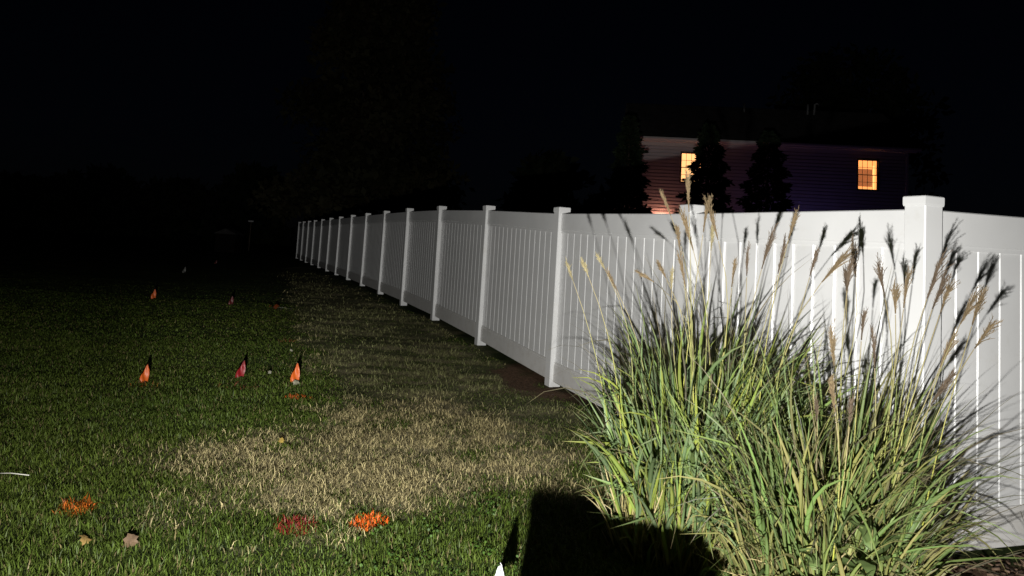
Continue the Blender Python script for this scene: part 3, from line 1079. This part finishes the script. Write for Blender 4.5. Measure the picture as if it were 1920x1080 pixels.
tag(link('mulch', me, None, M_LAWN), 'brown bark chips at the foot of the corner fence', 'mulch', kind='stuff')


# ------------------------------------------------------------------ house beyond the fence
HY = 32.0
M_SIDING = mat('pale_siding', (.56, .53, .53), .6, .06, 2.0, .05, 30)
M_TRIM = mat('white_trim', (.62, .60, .57), .5, .05, 3.0)
M_SHINGLE = mat('roof_shingle', (.045, .042, .04), .9, .4, 3.0, .4, 20)
M_PIPE = mat('vent_pipe', (.22, .22, .22), .5, .1, 8)
M_GLASS = bpy.data.materials.new('window_glass'); M_GLASS.use_nodes = True
_g = M_GLASS.node_tree.nodes['Principled BSDF']
_g.inputs['Base Color'].default_value = (1, 1, 1, 1); _g.inputs['Roughness'].default_value = .02; _g.inputs['Transmission Weight'].default_value = 1.0; _g.inputs['IOR'].default_value = 1.05
M_DARKTRIM = mat('dark_window_trim', (.035, .03, .03), .5, .05, 3.0)


def room_mat(name, col, e):
    return mat(name, col, .8, .05, 2.0, emit=col, estr=e)


HROT = math.radians(-5.0)
_h0 = at(1198, 266, HY)


def on_house(px, py, off=0.0):
    """where a sight line meets the plane of the front wall (or one `off` metres behind it), in the house's own axes"""
    r = ray(px, py)
    nx, ny = -math.sin(HROT), math.cos(HROT)
    k = (_h0.x * nx + _h0.y * ny + off) / (r[0] * nx + r[1] * ny)
    X, Y, Z = r[0] * k, r[1] * k, CAM_Z + r[2] * k
    return Vector(((X - _h0.x) * math.cos(HROT) + (Y - _h0.y) * math.sin(HROT), off, Z))


def in_world(v):
    return Vector((_h0.x + v.x * math.cos(HROT) - v.y * math.sin(HROT), _h0.y + v.x * math.sin(HROT) + v.y * math.cos(HROT), v.z))


eL, eR = on_house(1198, 266), on_house(1700, 286)
zE = (eL.z + eR.z) / 2
x0h = _h0.x
z0h = float(gz(HY)) - .3
house = thing('house', 'two-storey house with two lit upstairs windows behind the fence', 'house', (x0h, HY, z0h), HROT)
WH = zE - z0h
Wd = eR.x
wins = []
for (pxa, pya), (pxb, pyb) in (((1276, 284), (1317, 345)), ((1607, 297), (1647, 359))):
    a, b = on_house(pxa, pya), on_house(pxb, pyb)
    wins.append((a.x, b.x, b.z - z0h, a.z - z0h))
# lapped boards, cut round the windows
bm = bmesh.new()
lap, z = .152, .35
while z < WH - .02:
    z2 = min(z + lap, WH)
    cuts = sorted({z, z2} | {w for a, b, w0, w1 in wins for w in (w0, w1) if z < w < z2})
    for za, zb_ in zip(cuts, cuts[1:]):
        segs = [(0.0, Wd)]
        for a, b, w0, w1 in wins:
            if zb_ > w0 + 1e-6 and za < w1 - 1e-6:
                ns = []
                for s, e in segs:
                    if a > s and b < e: ns += [(s, a), (b, e)]
                    else: ns.append((s, e))
                segs = ns
        # flat lower face, scooped upper part, as on Dutch-lap boards
        prof = [(za, None)] + [(z + f * lap, None) for f in (.56, .70, .85) if za < z + f * lap < zb_] + [(zb_, None)]
        yy = [np.interp((q_ - z) / lap, [0, .56, .70, .85, 1.0], [-.034, -.034, -.022, -.012, -.009]) for q_, _ in prof]
        for s, e in segs:
            for (qa, _), (qb, _), ya, yb in zip(prof, prof[1:], yy, yy[1:]):
                bm.faces.new([bm.verts.new(p) for p in ((s, ya, qa), (e, ya, qa), (e, yb, qb), (s, yb, qb))])
            bm.faces.new([bm.verts.new(p) for p in ((s, yy[0], za), (s, .0, za), (e, .0, za), (e, yy[0], za))])
    z += lap
o = bm_obj('siding', bm, M_SIDING, house); o['kind'] = 'stuff'
DPT = 7.2
bm = bmesh.new()
box(bm, 0, .02, .012, DPT, 0, WH); box(bm, Wd - .02, Wd, .012, DPT, 0, WH); box(bm, .02, Wd - .02, DPT - .02, DPT, 0, WH)
bm_obj('wall', bm, M_SIDING, house)
bm = bmesh.new()
for cx in (-.07, Wd - .03):
    box(bm, cx, cx + .10, -.05, .05, .3, WH)
bm_obj('corner_board', bm, M_TRIM, house)
# eave: soffit, fascia and gutter, frieze
bm = bmesh.new(); box(bm, -.35, Wd + .35, -.42, -.036, WH + .002, WH + .02); bm_obj('soffit', bm, M_TRIM, house)
bm = bmesh.new(); box(bm, -.35, Wd + .35, -.445, -.423, WH - .02, WH + .17); bm_obj('fascia', bm, M_TRIM, house)
bm = bmesh.new(); prism(bm, [(0, 0), (.09, .0), (.12, .05), (.12, .12), (.11, .12), (.10, .055), (.085, .012), (.0, .012)], Vector((-.36, -.448, WH + .02)), Vector((Wd + .36, -.448, WH + .02)), Vector((0, -1, 0)), Vector((0, 0, 1)))
bm_obj('gutter', bm, M_TRIM, house)
bm = bmesh.new(); box(bm, .1, Wd - .05, -.055, -.034, WH - .16, WH - .004); bm_obj('frieze', bm, M_TRIM, house)
# roof with stepped shingle courses
rl = on_house(1176, 193, DPT / 2)
zR = rl.z - z0h
bm = bmesh.new()
nC = 30
for side_ in (0, 1):
    y0, y1 = (-.50, DPT / 2) if side_ == 0 else (DPT + .5, DPT / 2)
    za, zb_ = WH + .16, zR
    for i in range(nC):
        a, b = i / nC, (i + 1) / nC
        ya, yb = y0 + (y1 - y0) * a, y0 + (y1 - y0) * b
        z1, z2 = za + (zb_ - za) * a, za + (zb_ - za) * b
        vs = [bm.verts.new(p) for p in ((-.4, ya, z1 + .012), (Wd + .4, ya, z1 + .012), (Wd + .4, yb, z2), (-.4, yb, z2), (-.4, ya, z1 - .02), (Wd + .4, ya, z1 - .02))]
        bm.faces.new(vs[:4]); bm.faces.new((vs[0], vs[4], vs[5], vs[1]))
roof = bm_obj('roof', bm, M_SHINGLE, house)
for xx in (.0, Wd - .02):
    bm = bmesh.new()
    vs = [bm.verts.new(p) for p in ((xx, .02, WH), (xx, DPT, WH), (xx, DPT / 2, zR - .05))]
    bm.faces.new(vs)
    vs2 = [bm.verts.new(p) for p in ((xx + .02, .02, WH), (xx + .02, DPT, WH), (xx + .02, DPT / 2, zR - .05))]
    bm.faces.new(vs2[::-1])
    for i in range(3): bm.faces.new((vs[i], vs2[i], vs2[(i + 1) % 3], vs[(i + 1) % 3]))
    bm_obj('gable', bm, M_SIDING, house)
for pxa, pya, pxb, pyb, hook in ((1395, 209, 1396, 194, 0), (1514, 211, 1515, 196, 0), (1526, 211, 1528, 196, 1)):
    a, b = on_house(pxa, pya + 6, DPT / 2 - .6) - Vector((0, 0, z0h)), on_house(pxb, pyb, DPT / 2 - .6) - Vector((0, 0, z0h))
    bm = bmesh.new()
    pts = [a, a.lerp(b, .5), b] + ([b + Vector((.08, 0, .05)), b + Vector((.18, 0, .03)), b + Vector((.2, 0, -.06))] if hook else [])
    tube(bm, pts, .05, 10)
    bm_obj('vent_pipe', bm, M_PIPE, roof, True)


def window(a, b, w0, w1, kind):
    fr = .045
    bm = bmesh.new()
    for s in ((a, a + fr, w0, w1), (b - fr, b, w0, w1), (a + fr, b - fr, w0, w0 + fr), (a + fr, b - fr, w1 - fr, w1)):
        box(bm, s[0], s[1], -.05, .075, s[2], s[3])
    f = bm_obj('window', bm, M_DARKTRIM, house)
    zm = (w0 + w1) / 2
    for lo_, hi_, yy in ((w0 + fr, zm + .012, .02), (zm - .012, w1 - fr, .05)):
        bm = bmesh.new()
        r_ = .03
        for s in ((a + fr, a + fr + r_, lo_, hi_), (b - fr - r_, b - fr, lo_, hi_), (a + fr + r_, b - fr - r_, lo_, lo_ + r_), (a + fr + r_, b - fr - r_, hi_ - r_, hi_)):
            box(bm, s[0], s[1], yy - .012, yy + .012, s[2], s[3])
        bm_obj('sash', bm, M_DARKTRIM, f)
        bm = bmesh.new()
        for k in (1, 2, 3):
            xm = a + fr + (b - a - 2 * fr) * k / 4
            box(bm, xm - .008, xm + .008, yy - .006, yy + .006, lo_ + r_, hi_ - r_)
        zz = (lo_ + hi_) / 2
        for k in range(4):
            xa = a + fr + r_ * (k == 0) + (b - a - 2 * fr) * k / 4 + (.009 if k else 0)
            xb = a + fr + (b - a - 2 * fr) * (k + 1) / 4 - (.009 if k < 3 else r_)
            box(bm, xa, xb, yy - .006, yy + .006, zz - .008, zz + .008)
        bm_obj('muntin', bm, M_DARKTRIM, f)
        bm = bmesh.new()
        box(bm, a + fr + r_, b - fr - r_, yy + .0075, yy + .0105, lo_ + r_, hi_ - r_)
        bm_obj('pane', bm, M_GLASS, f)
    # the room behind: walls, ceiling, door edge and headboard glow, no room lamp
    y1 = .9
    sh = y1 * math.tan(math.radians(31 if kind else 18))
    x0, x1 = a - .3, min(b + 1.4, Wd - .12)
    bm = bmesh.new()
    box(bm, x0, x1, y1, y1 + .05, w0 - 1, w1 + .10)
    bm_obj('room_wall', bm, room_mat('lit_room_wall', (1.0, .52, .17) if kind else (1.0, .66, .30), .80 if kind else .95), house)
    bm = bmesh.new()
    box(bm, x0 - .05, x0, .10, y1 + .05, w0 - 1, w1 + .10)
    box(bm, x1, x1 + .05, .10, y1 + .05, w0 - 1, w1 + .10)
    box(bm, x0 - .05, x1 + .05, .10, y1 + .05, w1 + .11, w1 + .14)
    box(bm, x0 - .05, x1 + .05, .10, y1 + .05, w0 - 1.05, w0 - 1.01)
    bm_obj('room_side', bm, room_mat('lit_room_side', (1.0, .50, .16), .5), house)
    if kind:
        bm = bmesh.new()
        xm = a + (b - a) * .52 + sh
        box(bm, xm - .02, xm + .05, y1 - .06, y1 - .003, w0 - 1, w1 - .18)
        bm_obj('door_trim', bm, room_mat('lit_trim', (1.0, .64, .22), 1.1), house)
        bm = bmesh.new()
        box(bm, x0 + .1, xm - .06, y1 - .10, y1 - .05, zm - .42, zm + .36)
        bm_obj('headboard', bm, mat('glowing_furniture', (.32, .14, .07), .6, emit=(.55, .22, .08), estr=.45), house)


for k, (a, b, w0, w1) in enumerate(wins):
    window(a, b, w0, w1, k)

# porch lamp low on the facade (hidden behind the fence), warm
lp = in_world(on_house(1240, 414))
lamp = thing('wall_lantern', 'warm lantern low on the house wall behind the white fence', 'lantern', lp, HROT)
bm = bmesh.new(); box(bm, -.06, .06, -.07, -.032, -.15, .12); bm_obj('back_plate', bm, M_DARKTRIM, lamp)
bm = bmesh.new(); tube(bm, [(0, -.07, .08), (0, -.18, .12), (0, -.25, .04)], .012, 6); bm_obj('bracket', bm, M_DARKTRIM, lamp)
bm = bmesh.new(); bmesh.ops.create_uvsphere(bm, u_segments=12, v_segments=8, radius=.06); bmesh.ops.translate(bm, verts=bm.verts, vec=(0, -.25, -.04))
bm_obj('bulb', bm, mat('lamp_bulb', (1, .6, .3), .5, emit=(1.0, .55, .25), estr=4), lamp, True)
pl = bpy.data.lights.new('lantern_light', 'POINT'); pl.energy = 52.0; pl.color = (1.0, .40, .26); pl.shadow_soft_size = .05
plo = bpy.data.objects.new('lantern_light', pl); COL.objects.link(plo); plo.parent = lamp; plo.location = (0, -.20, .03)


# two added lamps, unseen below the fence top, put in to tint the wall
for k_, (lab_, px_, py_, dist_, pw_, col_) in enumerate((
        ('unseen cool lamp added to tint the right half of the house wall', 1520, 470, 2.2, 13.0, (.26, .22, 1.0)),
        ('unseen rosy lamp added to tint the left half of the house wall', 1270, 455, 3.2, 18.0, (1.0, .40, .42)))):
    lq = in_world(on_house(px_, py_, -dist_))
    zg = float(gz(lq.y))
    lamp2 = thing('tint_lamp', lab_, 'lamp', (lq.x, lq.y, zg), HROT, 'unseen lamps added to tint the house wall')
    hz_ = lq.z - zg
    bm = bmesh.new(); tube(bm, [(0, 0, -.1), (0, 0, hz_ - .14)], .02, 8); bm_obj('stake', bm, M_DARKTRIM, lamp2)
    bm = bmesh.new(); tube(bm, [(0, 0, hz_ - .14), (0, 0, hz_ - .02)], .05, 12); bm_obj('globe', bm, mat('tint_lamp_bulb', (.5, .5, .6), .5, emit=col_, estr=2), lamp2, True)
    bm = bmesh.new(); tube(bm, [(0, 0, hz_ + .06), (0, 0, hz_ + .075)], .1, 12); bm_obj('cap', bm, M_DARKTRIM, lamp2)
    pl2 = bpy.data.lights.new('tint_lamp_glow', 'POINT'); pl2.energy = pw_; pl2.color = col_; pl2.shadow_soft_size = .05
    plo2 = bpy.data.objects.new('tint_lamp_glow', pl2); COL.objects.link(plo2); plo2.parent = lamp2; plo2.location = (0, .12, hz_ + .02)


# ------------------------------------------------------------------ trees
def conifer(label, cx, cy, H, R0, cols, n=5200, name='evergreen_tree', group='evergreens in front of the house', shape=.85, leafs=(.16, .34), base=.02):
    z0 = float(gz(cy)) - .05
    t = thing(name, label, 'tree', (cx, cy, z0), 0, group)
    bm = bmesh.new(); tube(bm, [(0, 0, 0), (.02, .01, H * .5), (0, 0, H * .95)], R0 * .07, 8, .015)
    bm_obj('trunk', bm, M_BARK, t, True)
    f = RNG.random(n) ** .8
    z = H * (base + (1 - base) * f)
    layer = .78 + .22 * np.sin(z * 2 * math.pi / .55)
    a = RNG.uniform(0, 2 * math.pi, n)
    lobes = 1 + .16 * np.sin(a * 3 + z * 1.7) + .10 * np.sin(a * 7 + z * 3.1)
    r = R0 * (1 - f) ** shape * layer * lobes * RNG.random(n) ** .35 + .04
    P = np.stack([r * np.cos(a), r * np.sin(a), z], 1)
    L = RNG.uniform(*leafs, n) * (1 - .45 * f)
    out = np.stack([np.cos(a), np.sin(a), RNG.uniform(-.5, .25, n)], 1) + RNG.normal(0, .35, (n, 3))
    out /= np.linalg.norm(out, axis=1, keepdims=True)
    sd = np.cross(out, RNG.normal(0, 1, (n, 3))); sd /= np.linalg.norm(sd, axis=1, keepdims=True)
    w = L * .20
    V = np.stack([P - sd * w[:, None] * .6, P + sd * w[:, None] * .6, P + out * (L * .6)[:, None] + sd * w[:, None], P + out * L[:, None], P + out * (L * .6)[:, None] - sd * w[:, None]], 1)
    b = np.arange(n)[:, None] * 5
    C = np.repeat(cols[RNG.integers(0, len(cols), n)] * RNG.uniform(.5, 1.4, (n, 1)), 5, 0)
    me = np_mesh('crown', V.reshape(-1, 3), [b + np.array([0, 1, 2, 4]), b + np.array([4, 2, 3])], C)
    o = link('crown', me, t, M_CONIFER); o['kind'] = 'stuff'
    return t


CON = np.array([[.028, .045, .020], [.022, .038, .018], [.035, .05, .022]])
for lab, px, Y, ytop, wpx in (
        ('broad dark evergreen at the left end of the house wall', 1174, 27.0, 215, 84),
        ('dark evergreen covering part of the left lit window', 1324, 25.5, 232, 92),
        ('dark evergreen midway between the two lit windows', 1437, 26.0, 245, 96)):
    b = at(px, 390, Y); tpw = at(px + 4, ytop, Y)
    zb = float(gz(Y))
    H = tpw.z - zb
    f390 = (b.z - zb) / H
    R0 = (wpx / 2 / F_PX * Y) / (1 - f390) ** .6
    conifer(lab, b.x, Y, H, R0, CON, shape=.6, n=7000)


def broad_tree(label, px, Y, ytop, ybot, wpx, cols, n=5200, name='tree', group='dark trees beyond the lawn', cone=False, leafs=(.35, .8)):
    """trunk with limbs and a crown of leaf clumps gathered on branch ends"""
    zb = float(gz(Y)) - .1
    b, tp = at(px, ybot, Y), at(px, ytop, Y)
    H = tp.z - zb
    R = wpx / 2 / F_PX * Y
    t = thing(name, label, 'tree', (b.x, Y, zb), 0, group)
    bm = bmesh.new()
    tube(bm, [(0, 0, 0), (.05, 0, H * .3), (0, .05, H * .62), (0, 0, H * .9)], H * .022, 10, H * .004)
    bm_obj('trunk', bm, M_BARK, t, True)
    K = 90
    cen = []
    bm = bmesh.new()
    for i in range(K):
        f = random.random()
        z = H * (.10 + .86 * f)
        rr = R * ((1 - f) ** .55 if cone else math.sqrt(max(.02, 1 - (2 * f - .85) ** 2 / 1.35)))
        a = random.uniform(0, 2 * math.pi)
        q_ = rr * random.random() ** .4 * random.uniform(.8, 1.08)
        c = Vector((q_ * math.cos(a), q_ * math.sin(a), z))
        cen.append((c, R * (random.uniform(.22, .34) if cone else random.uniform(.13, .26))))
        if i < 22: tube(bm, [(0, 0, z * .65), tuple(c * .5 + Vector((0, 0, z * .4))), tuple(c)], H * .006, 5, .02)
    bm_obj('limb', bm, M_BARK, t, True)
    per = n // K
    P, Cc = [], []
    for c, r in cen:
        d = RNG.normal(0, 1, (per, 3)); d /= np.linalg.norm(d, axis=1, keepdims=True)
        P.append(np.array(c) + d * r * RNG.random((per, 1)) ** .4 * np.array([1, 1, .8]))
        Cc.append(np.repeat(cols[RNG.integers(0, len(cols), 1)] * random.uniform(.7, 1.3), per, 0) * RNG.uniform(.6, 1.3, (per, 1)))
    P, Cc = np.concatenate(P), np.concatenate(Cc)
    n = len(P)
    L = RNG.uniform(*leafs, n)
    u = RNG.normal(0, 1, (n, 3)); u /= np.linalg.norm(u, axis=1, keepdims=True)
    s = np.cross(u, RNG.normal(0, 1, (n, 3))); s /= np.linalg.norm(s, axis=1, keepdims=True)
    V = np.stack([P, P + u * (L * .5)[:, None] + s * (L * .28)[:, None], P + u * L[:, None], P + u * (L * .5)[:, None] - s * (L * .28)[:, None]], 1)
    me = np_mesh('crown', V.reshape(-1, 3), np.arange(n)[:, None] * 4 + np.array([0, 1, 2, 3]), np.repeat(Cc, 4, 0))
    o = link('crown', me, t, M_CONIFER); o['kind'] = 'stuff'
    return t


OAK = np.array([[.055, .045, .022], [.06, .055, .025], [.045, .045, .02]])
DGR = np.array([[.02, .028, .014], [.026, .032, .016]])
broad_tree('huge rounded dark tree towering beyond the far end of the fence', 695, 48, -45, 395, 400, OAK, 30000, cone=True, leafs=(.3, .7))
broad_tree('low dark tree above the fence, left of the house', 1030, 40, 296, 392, 190, DGR, 5000)
broad_tree('tall dark tree rising behind the right end of the roof', 1590, 52, 88, 380, 330, DGR, 7000)
for lab, px, ytop, wpx in (
        ('dark tree in the far treeline, right beside the huge tree', 470, 318, 170),
        ('low rounded tree in the middle of the far treeline', 330, 345, 190),
        ('dark tree in the far treeline, second from the left edge', 180, 322, 180),
        ('dark tree in the far treeline at the left edge of the view', 30, 340, 200)):
    broad_tree(lab, px, 75, ytop, 425, wpx, DGR, 3500, group='far trees along the left horizon', leafs=(.6, 1.3))

# ------------------------------------------------------------------ small far things on the lawn
p = at(471, 415, 46)
bm = bmesh.new()
far = thing('road_sign', 'tiny pale sign plate catching light far off left of the fence end', 'sign', (p.x, 46, float(gz(46))))
tube(bm, [(0, 0, 0), (0, 0, 1.0), (0, 0, p.z - float(gz(46)) - .05)], .03, 8); bm_obj('post', bm, M_BARK, far)
bm = bmesh.new(); zc = p.z - float(gz(46)); box(bm, -.16, .16, -.045, -.033, zc - .04, zc + .05); bm_obj('plate', bm, mat('sign_plate', (.55, .55, .55), .5), far)
p = at(422, 452, 40)
bm = bmesh.new()
far = thing('garden_shed', 'barely visible small brown shed far off in the dark', 'shed', (p.x, 40, float(gz(40))))
hh = at(422, 430, 40).z - float(gz(40))
box(bm, -.55, .55, 0, 1.0, -.1, hh - .25); bm_obj('wall', bm, mat('shed_wall', (.012, .010, .008), .95, .2, 4, spec=0.05), far)
bm = bmesh.new(); prism(bm, [(-.66, 0), (.66, 0), (0, .30)], Vector((0, -.1, hh - .25)), Vector((0, 1.1, hh - .25)), Vector((1, 0, 0)), Vector((0, 0, 1)))
bm_obj('roof', bm, M_SHINGLE, far)
bm = bmesh.new(); box(bm, -.25, .25, -.03, -.004, 0, min(1.5, hh * .75)); bm_obj('door', bm, mat('shed_door', (.010, .008, .007), .95, .2, 4, spec=0.05), far)
